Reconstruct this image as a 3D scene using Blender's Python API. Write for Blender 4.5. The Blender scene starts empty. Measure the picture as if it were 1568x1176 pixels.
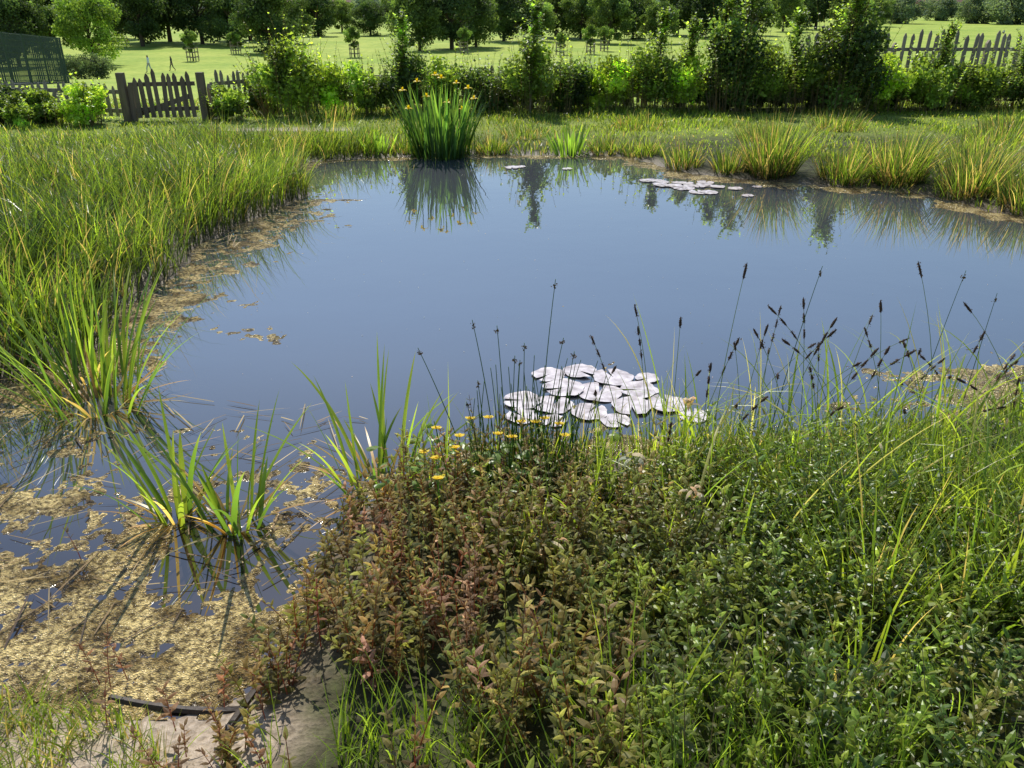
import bpy, math
import numpy as np
from mathutils import Vector
R = np.random.default_rng(7)
pi = math.pi
scene = bpy.context.scene

# ------------------------------------------------------------------ helpers
def vnoise(x, y, seed=0):
    x = np.asarray(x, float); y = np.asarray(y, float)
    ix = np.floor(x); iy = np.floor(y); fx = x-ix; fy = y-iy
    fx = fx*fx*(3-2*fx); fy = fy*fy*(3-2*fy)
    def h(a, b):
        s = np.sin(a*127.1+b*311.7+seed*74.7)*43758.5453
        return s-np.floor(s)
    return (h(ix,iy)*(1-fx)+h(ix+1,iy)*fx)*(1-fy)+(h(ix,iy+1)*(1-fx)+h(ix+1,iy+1)*fx)*fy
def fbm(x, y, f=1.0, seed=0, o=4):
    s = 0; a = .5; tot = 0
    for i in range(o):
        s = s+a*vnoise(x*f+i*17.3, y*f-i*9.1, seed+i); tot += a; a *= .55; f *= 2.03
    return s/tot
def sstep(a, b, x):
    t = np.clip((x-a)/(b-a), 0, 1); return t*t*(3-2*t)
POND = np.array([(-1.9,2.02),(-1.35,1.93),(-1.0,1.86),(-.82,1.95),(-.78,2.3),(-.78,2.65),(-.68,3.0),(-.45,3.25),(0,3.38),
 (.6,3.40),(1.1,3.45),(1.6,3.6),(2.2,3.8),(2.8,4.0),(3.6,4.3),(4.6,4.9),(5.8,6.0),(6.4,7.2),(5.8,8.0),(5.1,8.5),(4.9,9.3),
 (4.4,9.8),(3.6,10),(2.9,10.3),(2.3,10.7),(1.95,11.4),(1.7,12.0),(.8,12.1),(-.3,12.15),(-1.4,12.0),(-2.2,11.9),(-2.9,11.6),
 (-2.75,10.5),(-2.35,9.5),(-2.6,8.3),(-2.85,7.4),(-2.75,6.4),(-2.8,5.5),(-2.65,4.9),(-2.75,4.4),(-3.1,4.1),(-3.4,3.4),(-3.0,2.5),(-2.5,2.1)])
def pdist(x, y):
    x = np.asarray(x, float); y = np.asarray(y, float)
    d = np.full(x.shape, 1e9); ins = np.zeros(x.shape, bool)
    n = len(POND)
    for i in range(n):
        ax, ay = POND[i]; bx, by = POND[(i+1) % n]
        ex, ey = bx-ax, by-ay
        t = np.clip(((x-ax)*ex+(y-ay)*ey)/(ex*ex+ey*ey), 0, 1)
        d = np.minimum(d, np.hypot(x-ax-t*ex, y-ay-t*ey))
        c = ((ay > y) != (by > y)) & (x < ex*(y-ay)/(ey if ey != 0 else 1e-9)+ax)
        ins ^= c
    return np.where(ins, -d, d)+.14*(fbm(x, y, 3.1, 5, 3)-.5)
def gz(x, y, d=None):
    x = np.asarray(x, float); y = np.asarray(y, float)
    if d is None: d = pdist(x, y)
    flat = (1-.75*np.exp(-(((x+1.3)/.75)**2+((y-1.6)/.6)**2)))*(1-.6*sstep(6,13,y))
    flat = flat*(1-.5*sstep(1.4,2.2,x)*sstep(2.6,3.2,y)*(1-sstep(5,7,y)))
    zo = (.10*sstep(0, .3, d)+.20*sstep(.2, 2.2, d))*flat+.05*(fbm(x, y, 1.3, 9)-.5)*sstep(.05, 1, d)
    zi = -.4*sstep(0, 1.0, -d)-.01
    z = np.where(d > 0, zo, zi)
    dr = np.interp(y, [15, 20, 30, 85, 150, 260, 600, 1500, 4000], [0, -.1, -.9, -4.5, -4.5, -3.4, -.3, 6, 30])
    return z+dr+np.where(y > 24, .5*(fbm(x, y, .02, 3)-.5)*sstep(24, 90, y), 0)
def gz1(x,y): return float(gz(np.array([x]),np.array([y]))[0])

class Part:
    def __init__(s): s.v=[]; s.f=[]; s.c=[]; s.n=0
    def add(s, V, F, C):
        s.v.append(V.reshape(-1,3)); s.f.append(F.reshape(-1,4)+s.n); s.c.append(C.reshape(-1,3)); s.n += len(s.v[-1])
def build(name, part, mat, smooth=False, parent=None):
    V = np.concatenate(part.v).astype(np.float32); F = np.concatenate(part.f).astype(np.int32); C = np.concatenate(part.c)
    me = bpy.data.meshes.new(name)
    me.vertices.add(len(V)); me.vertices.foreach_set('co', V.ravel())
    me.loops.add(F.size); me.loops.foreach_set('vertex_index', F.ravel())
    me.polygons.add(len(F)); me.polygons.foreach_set('loop_start', np.arange(0, F.size, 4, dtype=np.int32))
    me.update(calc_edges=True); me.validate()
    me.polygons.foreach_set('use_smooth', np.full(len(me.polygons), smooth))
    ca = me.color_attributes.new('col', 'FLOAT_COLOR', 'POINT')
    C4 = np.ones((len(V), 4), np.float32); C4[:, :3] = C
    if len(me.vertices) == len(V): ca.data.foreach_set('color', C4.ravel())
    me.materials.append(mat)
    ob = bpy.data.objects.new(name, me); scene.collection.objects.link(ob)
    if parent: ob.parent = parent
    return ob
def A(v, n): 
    v = np.asarray(v, float)
    return np.full(n, float(v)) if v.ndim == 0 else v
def U(a, b, n): return R.uniform(a, b, n)
def cline(base, h, az, lean, bend, segs):
    n = len(base); t = (np.arange(segs)+.5)/segs
    phi = A(lean,n)[:,None]+A(bend,n)[:,None]*t**1.3
    st = (A(h,n)/segs)[:,None]; az = A(az,n)[:,None]
    D = np.stack([np.sin(phi)*np.cos(az)*st, np.sin(phi)*np.sin(az)*st, np.cos(phi)*st], -1)
    return np.concatenate([base[:,None,:], base[:,None,:]+np.cumsum(D,1)], 1)
def pgrass(t): return (1-t**2.4)*.93+.07*(1-t)+.01
def pleaf(t): return np.sin(pi*np.clip(t,0,1)**.72)*.97+.03
def prim(t): return np.minimum(1, .75+t)*(1-t**4)+.01
def nrmz(a): return a/(np.linalg.norm(a,axis=-1)[...,None]+1e-9)
def blades(part, base, h, w, az, lean, bend, segs, col, prof=pgrass, fold=0., cb=.6, tip=None, jit=.5, cols=2):
    n = len(base)
    if n == 0: return None
    P = cline(base, h, az, lean, bend, segs); az = A(az, n)
    fa = az+pi/2+R.normal(0, jit, n)
    W = np.stack([np.cos(fa), np.sin(fa), np.zeros(n)], -1)[:,None,:]
    t = np.linspace(0,1,segs+1); wd = (A(w,n)[:,None]*prof(t)[None]*.5)[:,:,None]
    col = np.broadcast_to(np.asarray(col,float), (n,3))
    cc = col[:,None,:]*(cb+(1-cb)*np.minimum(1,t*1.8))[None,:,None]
    if tip is not None:
        k = (np.clip((t-.75)/.25,0,1)[None,:,None]*np.asarray(A(tip,n))[:,None,None])
        cc = cc*(1-k)+np.array([.32,.25,.11])*k
    if cols == 3:
        T = np.gradient(P, axis=1); N = nrmz(np.cross(T, np.broadcast_to(W, P.shape)))
        V = np.stack([P-W*wd, P+N*wd*fold, P+W*wd], 2)
    else: V = np.stack([P-W*wd, P+W*wd], 2)
    k = V.shape[2]; C = np.repeat(cc[:,:,None,:], k, 2)
    idx = np.arange(n*(segs+1)*k).reshape(n, segs+1, k)
    F = np.stack([idx[:,:-1,:-1], idx[:,:-1,1:], idx[:,1:,1:], idx[:,1:,:-1]], -1)
    part.add(V, F, C); return P
def tube(part, P, r, col, sides=4):
    n,K,_ = P.shape
    T = nrmz(np.gradient(P, axis=1)); ref = np.array([.96,.21,.17]); Ux = nrmz(np.cross(T, ref)); Vx = np.cross(T, Ux)
    a = np.arange(sides)*2*pi/sides
    V = P[:,:,None,:]+r[:,:,None,None]*(np.cos(a)[None,None,:,None]*Ux[:,:,None,:]+np.sin(a)[None,None,:,None]*Vx[:,:,None,:])
    idx = np.arange(n*K*sides).reshape(n,K,sides); nx = np.roll(idx,-1,2)
    F = np.stack([idx[:,:-1], nx[:,:-1], nx[:,1:], idx[:,1:]], -1)
    col = np.asarray(col,float)
    C = np.broadcast_to(col, V.shape) if col.ndim == 1 else np.broadcast_to(col[:,None,None,:], V.shape)
    part.add(V, F, np.array(C))
def at(P, t):
    K = P.shape[1]-1; f = np.clip(t*K, 0, K-1e-6); i = f.astype(int); f = (f-i)[:,None]
    a = np.arange(len(P)); return P[a,i]*(1-f)+P[a,i+1]*f
def diam(part, C0, size, col, aspect=.6, flat=0.):
    n = len(C0)
    a = R.normal(size=(n,3)); a[:,2] *= (1-flat); a = nrmz(a)
    b = R.normal(size=(n,3)); b[:,2] *= (1-flat); b -= a*(a*b).sum(1)[:,None]; b = nrmz(b)
    s = A(size,n)[:,None]*.5
    c = np.cross(a,b)*s*.25
    V = np.stack([C0-a*s, C0+b*s*aspect+c, C0+a*s, C0-b*s*aspect+c], 1)
    part.add(V, np.arange(4*n).reshape(n,4), np.repeat(np.broadcast_to(col,(n,3))[:,None,:],4,1))
def vary(col, n, s=.18, hue=.12):
    c = np.asarray(col,float)[None]*np.exp(R.normal(0,s,(n,1)))
    return c*np.exp(R.normal(0,1,(n,1))*np.array([[hue,0,-hue*.5]]))
def mixcols(n, cols, w):
    k = R.choice(len(cols), n, p=np.array(w)/sum(w)); return np.array(cols)[k]*np.exp(R.normal(0,.2,(n,1)))
def scatter(x0,x1,y0,y1,n,f=None):
    x = U(x0,x1,n); y = U(y0,y1,n); d = pdist(x,y)
    m = d > .03
    if f is not None: m &= f(x,y,d)
    x,y,d = x[m],y[m],d[m]
    return np.stack([x,y,gz(x,y,d)-.01],-1), d

# ------------------------------------------------------------------ materials
def newmat(name):
    m = bpy.data.materials.new(name); m.use_nodes = True; nt = m.node_tree
    nt.nodes.clear(); o = nt.nodes.new('ShaderNodeOutputMaterial'); return m, nt, o
def leafmat(name, trans=.4, rough=.45, spec=.4, bright=1.7, nscale=0, gain=1.):
    m, nt, o = newmat(name); N = nt.nodes; L = nt.links
    at_ = N.new('ShaderNodeAttribute'); at_.attribute_name = 'col'
    vm = N.new('ShaderNodeVectorMath'); vm.operation = 'SCALE'; vm.inputs['Scale'].default_value = gain
    L.new(at_.outputs['Color'], vm.inputs[0])
    if nscale:
        tc = N.new('ShaderNodeTexCoord'); nz = N.new('ShaderNodeTexNoise'); nz.inputs['Scale'].default_value = nscale; nz.inputs['Detail'].default_value = 1
        L.new(tc.outputs['Object'], nz.inputs['Vector'])
        mr = N.new('ShaderNodeMapRange'); mr.inputs['To Min'].default_value = .6*gain; mr.inputs['To Max'].default_value = 1.4*gain
        L.new(nz.outputs['Fac'], mr.inputs['Value']); L.new(mr.outputs[0], vm.inputs['Scale'])
    p = N.new('ShaderNodeBsdfPrincipled'); p.inputs['Roughness'].default_value = rough
    p.inputs['Specular IOR Level'].default_value = spec
    L.new(vm.outputs[0], p.inputs['Base Color'])
    v2 = N.new('ShaderNodeVectorMath'); v2.operation = 'MULTIPLY'
    v2.inputs[1].default_value = (bright*1.15, bright*1.1, bright*.50)
    L.new(vm.outputs[0], v2.inputs[0])
    tr = N.new('ShaderNodeBsdfTranslucent'); L.new(v2.outputs[0], tr.inputs['Color'])
    mx = N.new('ShaderNodeMixShader'); mx.inputs[0].default_value = trans
    L.new(p.outputs[0], mx.inputs[1]); L.new(tr.outputs[0], mx.inputs[2]); L.new(mx.outputs[0], o.inputs['Surface'])
    return m
def solid(name, col, rough=.7, var=.25, scale=8, bump=.3, metal=0, spec=.4, col2=None, stretch=None):
    m, nt, o = newmat(name); N = nt.nodes; L = nt.links
    tc = N.new('ShaderNodeTexCoord'); nz = N.new('ShaderNodeTexNoise'); nz.inputs['Scale'].default_value = scale; nz.inputs['Detail'].default_value = 6
    if stretch:
        mp = N.new('ShaderNodeMapping'); mp.inputs['Scale'].default_value = stretch
        L.new(tc.outputs['Object'], mp.inputs[0]); L.new(mp.outputs[0], nz.inputs['Vector'])
    else: L.new(tc.outputs['Object'], nz.inputs['Vector'])
    cr = N.new('ShaderNodeValToRGB'); cr.color_ramp.elements[0].position = .3; cr.color_ramp.elements[1].position = .7
    c = np.array(col); c2 = np.array(col2) if col2 is not None else c*(1+var)
    cr.color_ramp.elements[0].color = (*(c*(1-var)), 1); cr.color_ramp.elements[1].color = (*c2, 1)
    L.new(nz.outputs['Fac'], cr.inputs[0])
    p = N.new('ShaderNodeBsdfPrincipled'); p.inputs['Roughness'].default_value = rough; p.inputs['Metallic'].default_value = metal
    p.inputs['Specular IOR Level'].default_value = spec
    L.new(cr.outputs[0], p.inputs['Base Color'])
    b = N.new('ShaderNodeBump'); b.inputs['Strength'].default_value = bump; b.inputs['Distance'].default_value = .01
    L.new(nz.outputs['Fac'], b.inputs['Height']); L.new(b.outputs[0], p.inputs['Normal'])
    L.new(p.outputs[0], o.inputs['Surface']); return m

M_grass = leafmat('grass_leaf', .55, .36, .5, 1.9, gain=1.9)
M_leaf = leafmat('shrub_leaf', .50, .42, .4, 1.95, gain=2.0)
M_mint = leafmat('mint_leaf', .42, .36, .4, 1.9, 60, gain=1.95)
M_tree = leafmat('tree_leaf', .40, .6, .25, 1.6, gain=1.6)
M_dry = leafmat('dry_leaf', .25, .6, .25, 1.3, gain=1.3)
M_wood = solid('weathered_wood', (.16,.12,.08), .85, .35, 12, .5, stretch=(1,1,.15))
M_wood2 = solid('grey_wood', (.30,.25,.18), .85, .3, 12, .5, stretch=(1,1,.15))
M_flower = leafmat('yellow_petal', .35, .5, .3, 1.2)

def ground_material():
    m, nt, o = newmat('ground_soil_grass'); N = nt.nodes; L = nt.links
    tc = N.new('ShaderNodeTexCoord')
    at_ = N.new('ShaderNodeAttribute'); at_.attribute_name = 'col'   # R mud, G field, B dry path
    sp = N.new('ShaderNodeSeparateColor'); L.new(at_.outputs['Color'], sp.inputs[0])
    def noise(s, d=5):
        n = N.new('ShaderNodeTexNoise'); n.inputs['Scale'].default_value = s; n.inputs['Detail'].default_value = d
        L.new(tc.outputs['Object'], n.inputs['Vector']); return n
    def ramp(n, a, b, p0=.35, p1=.65):
        r = N.new('ShaderNodeValToRGB'); r.color_ramp.elements[0].color = (*a,1); r.color_ramp.elements[1].color = (*b,1)
        r.color_ramp.elements[0].position = p0; r.color_ramp.elements[1].position = p1
        L.new(n.outputs['Fac'], r.inputs[0]); return r
    def mix(f,a,b):
        k = N.new('ShaderNodeMix'); k.data_type='RGBA'; L.new(f,k.inputs[0]); L.new(a,k.inputs[6]); L.new(b,k.inputs[7]); return k.outputs[2]
    n1 = noise(14); n2 = noise(.12, 8); n3 = noise(45, 6); n4 = noise(1.3, 9)
    soil = ramp(n1, (.03,.028,.013), (.075,.085,.03))
    mud = ramp(n3, (.06,.042,.025), (.19,.14,.085))
    path = ramp(n3, (.25,.19,.13), (.48,.38,.28))
    field = ramp(n2, (.26,.36,.04), (.40,.46,.075))
    field2 = ramp(n4, (.68,.76,.60), (1.12,1.1,1.05))
    mf = N.new('ShaderNodeMix'); mf.data_type='RGBA'; mf.blend_type='MULTIPLY'; mf.inputs[0].default_value = .8
    L.new(field.outputs[0], mf.inputs[6]); L.new(field2.outputs[0], mf.inputs[7])
    c = mix(sp.outputs[0], soil.outputs[0], mud.outputs[0]); c = mix(sp.outputs[1], c, mf.outputs[2]); c = mix(sp.outputs[2], c, path.outputs[0])
    p = N.new('ShaderNodeBsdfPrincipled'); L.new(c, p.inputs['Base Color'])
    rr = N.new('ShaderNodeMapRange'); rr.inputs['To Min'].default_value = .9; rr.inputs['To Max'].default_value = .42
    L.new(sp.outputs[0], rr.inputs['Value']); L.new(rr.outputs[0], p.inputs['Roughness'])
    p.inputs['Specular IOR Level'].default_value = .25
    b = N.new('ShaderNodeBump'); b.inputs['Strength'].default_value = .7; b.inputs['Distance'].default_value = .02
    L.new(n3.outputs['Fac'], b.inputs['Height']); L.new(b.outputs[0], p.inputs['Normal'])
    L.new(p.outputs[0], o.inputs['Surface']); return m
def geo(a, b, n): 
    return a+(b-a)*((np.exp(np.linspace(0,1,n+1)[1:]*6)-1)/(math.exp(6)-1))
gx = np.concatenate([geo(-7,-2500,70)[::-1], np.linspace(-7,8,230), geo(8,2500,70)])
gy = np.concatenate([geo(0,-60,15)[::-1], np.linspace(0,14,220), geo(14,3800,130)])
X, Y = np.meshgrid(gx, gy); D = pdist(X, Y); Z = gz(X, Y, D)
idx = np.arange(X.size).reshape(X.shape)
F = np.stack([idx[:-1,:-1], idx[:-1,1:], idx[1:,1:], idx[1:,:-1]], -1)
mudv = (1-sstep(.05,.40,D+.25*(fbm(X,Y,4,2)-.5)))
pathv = sstep(.35,.75,np.exp(-(((X+1.1)/.6)**2+((Y-1.68)/.28)**2)))
pathv = np.maximum(pathv, .9*sstep(.3,.7,np.exp(-(((X+3.7)/1.3)**2+((Y-14.1)/.35)**2))))
mudv = np.maximum(mudv,pathv)
fieldv = np.maximum(sstep(17, 20, Y), .5*sstep(12.5,14,Y)*(1-mudv))
gp = Part(); gp.add(np.stack([X,Y,Z],-1), F, np.stack([mudv,fieldv,pathv],-1))
build('ground', gp, ground_material(), True)

def water_material():
    m, nt, o = newmat('pond_water'); N = nt.nodes; L = nt.links
    tc = N.new('ShaderNodeTexCoord'); n = N.new('ShaderNodeTexNoise'); n.inputs['Scale'].default_value = 1.6; n.inputs['Detail'].default_value = 3
    L.new(tc.outputs['Object'], n.inputs['Vector'])
    b = N.new('ShaderNodeBump'); b.inputs['Strength'].default_value = .10; b.inputs['Distance'].default_value = .02
    L.new(n.outputs['Fac'], b.inputs['Height'])
    r = N.new('ShaderNodeValToRGB'); n2 = N.new('ShaderNodeTexNoise'); n2.inputs['Scale'].default_value = .6; n2.inputs['Detail'].default_value = 6
    L.new(tc.outputs['Object'], n2.inputs['Vector']); L.new(n2.outputs['Fac'], r.inputs[0])
    r.color_ramp.elements[0].color = (.050,.056,.066,1); r.color_ramp.elements[1].color = (.072,.076,.082,1)
    sx = N.new('ShaderNodeSeparateXYZ'); L.new(tc.outputs['Object'], sx.inputs[0])
    mr = N.new('ShaderNodeMapRange'); mr.inputs['From Min'].default_value = 2.5; mr.inputs['From Max'].default_value = 4.6
    L.new(sx.outputs['Y'], mr.inputs['Value'])
    mx = N.new('ShaderNodeMix'); mx.data_type='RGBA'; mx.inputs[6].default_value = (.022,.016,.013,1)
    L.new(mr.outputs[0], mx.inputs[0]); L.new(r.outputs[0], mx.inputs[7])
    p = N.new('ShaderNodeBsdfPrincipled'); L.new(mx.outputs[2], p.inputs['Base Color'])
    p.inputs['Roughness'].default_value = .01
    m2 = N.new('ShaderNodeMapRange'); m2.inputs['From Min'].default_value = 2.6; m2.inputs['From Max'].default_value = 5.5
    m2.inputs['To Min'].default_value = 2.2; m2.inputs['To Max'].default_value = 3.8
    L.new(sx.outputs['Y'], m2.inputs['Value']); L.new(m2.outputs[0], p.inputs['IOR'])
    L.new(b.outputs[0], p.inputs['Normal']); L.new(p.outputs[0], o.inputs['Surface']); return m
wp = Part(); wx, wy = np.meshgrid(np.linspace(-4,7,12), np.linspace(1.2,12.9,12)); wi = np.arange(144).reshape(12,12)
wp.add(np.stack([wx,wy,0*wx],-1), np.stack([wi[:-1,:-1],wi[:-1,1:],wi[1:,1:],wi[1:,:-1]],-1), np.ones((144,3)))
build('pond_water', wp, water_material())

def algae_material():
    m, nt, o = newmat('algae_scum'); N = nt.nodes; L = nt.links
    tc = N.new('ShaderNodeTexCoord')
    def noise(s, d=6):
        n = N.new('ShaderNodeTexNoise'); n.inputs['Scale'].default_value = s; n.inputs['Detail'].default_value = d
        L.new(tc.outputs['Object'], n.inputs['Vector']); return n
    a = noise(5); b_ = noise(55); v = N.new('ShaderNodeTexVoronoi'); v.inputs['Scale'].default_value = 160; L.new(tc.outputs['Object'], v.inputs['Vector'])
    r1 = N.new('ShaderNodeValToRGB'); L.new(a.outputs['Fac'], r1.inputs[0]); e = r1.color_ramp.elements
    e[0].position=.36; e[0].color=(.16,.10,.03,1); e[1].position=.60; e[1].color=(.78,.60,.27,1)
    r2 = N.new('ShaderNodeValToRGB'); L.new(b_.outputs['Fac'], r2.inputs[0]); e = r2.color_ramp.elements
    e[0].position=.38; e[0].color=(.22,.19,.15,1); e[1].position=.60; e[1].color=(1.2,1.18,1.1,1)
    mx = N.new('ShaderNodeMix'); mx.data_type='RGBA'; mx.blend_type='MULTIPLY'; mx.inputs[0].default_value=1
    L.new(r1.outputs[0], mx.inputs[6]); L.new(r2.outputs[0], mx.inputs[7])
    p = N.new('ShaderNodeBsdfPrincipled'); L.new(mx.outputs[2], p.inputs['Base Color']); p.inputs['Roughness'].default_value=.16; p.inputs['Specular IOR Level'].default_value=.7
    ad = N.new('ShaderNodeMath'); ad.operation='ADD'; L.new(b_.outputs['Fac'], ad.inputs[0]); L.new(v.outputs['Distance'], ad.inputs[1])
    bp = N.new('ShaderNodeBump'); bp.inputs['Strength'].default_value=1.; bp.inputs['Distance'].default_value=.010
    L.new(ad.outputs[0], bp.inputs['Height']); L.new(bp.outputs[0], p.inputs['Normal']); L.new(p.outputs[0], o.inputs['Surface']); return m
M_algae = algae_material()
ap = Part()
def algae_patch(x0,x1,y0,y1,st,dens,seed,f=5):
    xx,yy = np.meshgrid(np.arange(x0,x1,st), np.arange(y0,y1,st))
    d = pdist(xx,yy); q = fbm(xx,yy,f,seed,6)*.6+fbm(xx,yy,f*6,seed+8,4)*.4+dens(xx,yy,d)
    zz = np.clip((q-.5)*.09, -.03, .006)+.0025*fbm(xx,yy,60,3,2)*(q>.5)
    zz = np.where(d > .12, -.03, zz)
    ii = np.arange(xx.size).reshape(xx.shape)
    Ff = np.stack([ii[:-1,:-1],ii[:-1,1:],ii[1:,1:],ii[1:,:-1]],-1)
    keep = (zz[:-1,:-1] > -.02)|(zz[1:,1:] > -.02); Ff = Ff[keep]
    ap.add(np.stack([xx,yy,zz],-1), Ff, np.ones((xx.size,3)))
algae_patch(-3.2,-.6,1.8,3.7,.009, lambda x,y,d: .13*sstep(2.75,2.05,y)-.045-.12*sstep(3.0,3.5,y)+.06*sstep(-1.5,-2.2,x)-.07*np.exp(-(((x+1.0)/.35)**2+((y-2.45)/.45)**2)), 21, 4.0)
algae_patch(-3.4,-1.4,3.6,9.2,.018, lambda x,y,d: -.17+.25*sstep(-.75,-.05,d)*sstep(3.4,4.2,y), 31, 2.6)
algae_patch(-.8,5.0,3.1,5.8,.014, lambda x,y,d: -.28+(.30+.05*sstep(1.4,2.2,x))*sstep(-.32-.6*sstep(1.4,2.2,x),-.02,d)+.27*np.exp(-(((x-.66)/.36)**2+((y-3.62)/.2)**2))+.2*np.exp(-((x-2.7)/.8)**2-((y-4.38)/.14)**2), 41, 5)
algae_patch(1.5,6.5,7.6,11.6,.03, lambda x,y,d: -.25+.36*sstep(-.6,-.05,d), 51, 2.5)
algae_patch(-3.1,1.8,11.0,12.2,.03, lambda x,y,d: -.28+.34*sstep(-.35,-.05,d), 61, 3)
build('algae_mat', ap, M_algae, True)

M_pad = solid('lily_pad', (.55,.45,.42), .26, .32, 18, .3, spec=.6, col2=(.85,.76,.75))  # whitish tones carry painted sun glare over the pads' own pale pink
def lily(name, pads):
    lp = Part()
    for (x,y,r) in pads:
        K=28; rot=R.uniform(0,2*pi); a = np.linspace(rot+.16, rot+2*pi-.16, K)
        rr = np.array([.02,.35,.7,.93,1.0]); wob = 1+.05*np.sin(a*5+R.uniform(0,6))+.025*np.sin(a*11)
        tilt = R.normal(0,.012,2)
        P = np.stack([x+r*rr[:,None]*np.cos(a)*wob, y+r*rr[:,None]*np.sin(a)*wob,
             .006+R.uniform(0,.005)+r*.035*(rr[:,None]**6)*(.5+.6*np.sin(a*3+rot))+ .0015*np.cos(a*9)*rr[:,None]],-1)
        P[...,2] += (P[...,0]-x)*tilt[0]+(P[...,1]-y)*tilt[1]; P[...,2] = np.maximum(P[...,2],.003)
        ii = np.arange(5*K).reshape(5,K); Ff = np.stack([ii[:-1,:-1],ii[1:,:-1],ii[1:,1:],ii[:-1,1:]],-1)
        lp.add(P, Ff, np.ones((5*K,3)))
    build(name, lp, M_pad, True)
lily('water_lily_pads', [(.22,4.37,.10),(.41,4.42,.10),(.6,4.33,.12),(.30,4.18,.12),(.50,4.13,.13),(.73,4.16,.11),(.06,4.02,.11),
 (.23,3.97,.11),(.86,3.98,.11),(.66,3.95,.11),(.055,3.83,.09),(.42,3.88,.10),(.80,4.32,.07),(.98,3.84,.08),(.22,3.78,.07),(.55,3.78,.08)])
lily('water_lily_pads', [(2.12+R.normal(0,.26), 10.0+R.normal(0,.24), R.uniform(.06,.11)) for _ in range(26)]+[(0,11.2,.10),(.12,11.25,.07),(.75,11.1,.07),(2.75,9.4,.07),(3.0,9.9,.06)])

# ------------------------------------------------------------------ vegetation
G_BR = (.105,.155,.018); G_MD = (.068,.110,.018); G_DK = (.026,.047,.013); TAN = (.26,.20,.095); YL=(.155,.195,.026)

p = Part()
B, d = scatter(-7.5,-2.0,4.2,12.8,34000,lambda x,y,d: (x < -2.0)&(fbm(x,y,1.6,77) > .29)); n = len(B)
cl = fbm(B[:,0],B[:,1],1.4,12)
hh = (.36+.72*cl**1.3)*U(.5,1.2,n)*(1-.4*sstep(1.2,3.5,d))*(1-.32*sstep(7.5,11.5,B[:,1]))
az = U(0,2*pi,n); edge = d < .6; az[edge] = R.normal(-.3,.9,edge.sum())
c = mixcols(n,[YL,G_BR,G_MD,G_DK,TAN],[1.6,4,5,4,1.5])*(.35+1.15*fbm(B[:,0],B[:,1],2.3,19))[:,None]
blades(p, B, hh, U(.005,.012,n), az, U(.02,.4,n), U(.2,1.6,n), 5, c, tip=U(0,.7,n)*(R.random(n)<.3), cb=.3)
build('sedge_bank', p, M_grass)

p = Part()
B, d = scatter(-11,15,11.8,20,80000, lambda x,y,d: (fbm(x,y,2.2,70)>.35)&~((abs(y-14.1)<.3)&(x<-2.6)&(x>-5.0))&(abs(x)<y*.72+1)); n=len(B)
cl = fbm(B[:,0],B[:,1],1.1,13); c2 = fbm(B[:,0],B[:,1],.7,14)
hh = (.03+.30*cl**2.6)*U(.5,1.4,n)*(1+.8*(d<.45))
c = mixcols(n,[(.16,.205,.030),G_BR,G_MD,G_DK,TAN],[4,3,2,1,.7])*(.30+1.35*c2)[:,None]
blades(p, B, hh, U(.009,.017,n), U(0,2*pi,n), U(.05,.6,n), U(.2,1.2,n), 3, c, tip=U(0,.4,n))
B, d = scatter(4.0,11,4.5,12.2,20000, lambda x,y,d: (fbm(x,y,2.2,71)>.36)); n=len(B)
hh = (.06+.5*fbm(B[:,0],B[:,1],1.2,13)**1.6)*U(.5,1.4,n)
blades(p, B, hh, U(.008,.014,n), U(0,2*pi,n), U(.05,.5,n), U(.2,1.2,n), 4, mixcols(n,[YL,G_BR,G_MD,TAN],[4,4,2,1.5]), tip=U(0,.5,n))
build('meadow_grass', p, M_grass)

def tussock(part, cx, cy, n, r, h, w, spread=.5, bend=1.0, cols=None, cw=None, z0=None, segs=6, prof=pgrass, tip=.3, cb=.5, cols3=2, jit=.5):
    a = U(0,2*pi,n); q = r*np.sqrt(R.random(n)); x = cx+q*np.cos(a); y = cy+q*np.sin(a)
    z = gz(x,y)-.02 if z0 is None else np.full(n, z0)
    B = np.stack([x,y,z],-1); hh = h*U(.45,1.1,n); s = q/r
    azz = a+R.normal(0,.5,n)
    return blades(part, B, hh, w*U(.7,1.3,n), azz, s*spread*U(.3,1,n), bend*U(.1,1,n)*(.3+.7*s), segs, mixcols(n,cols,cw), prof=prof, tip=tip*R.random(n), cb=cb, cols=cols3, fold=.35, jit=jit)

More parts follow.
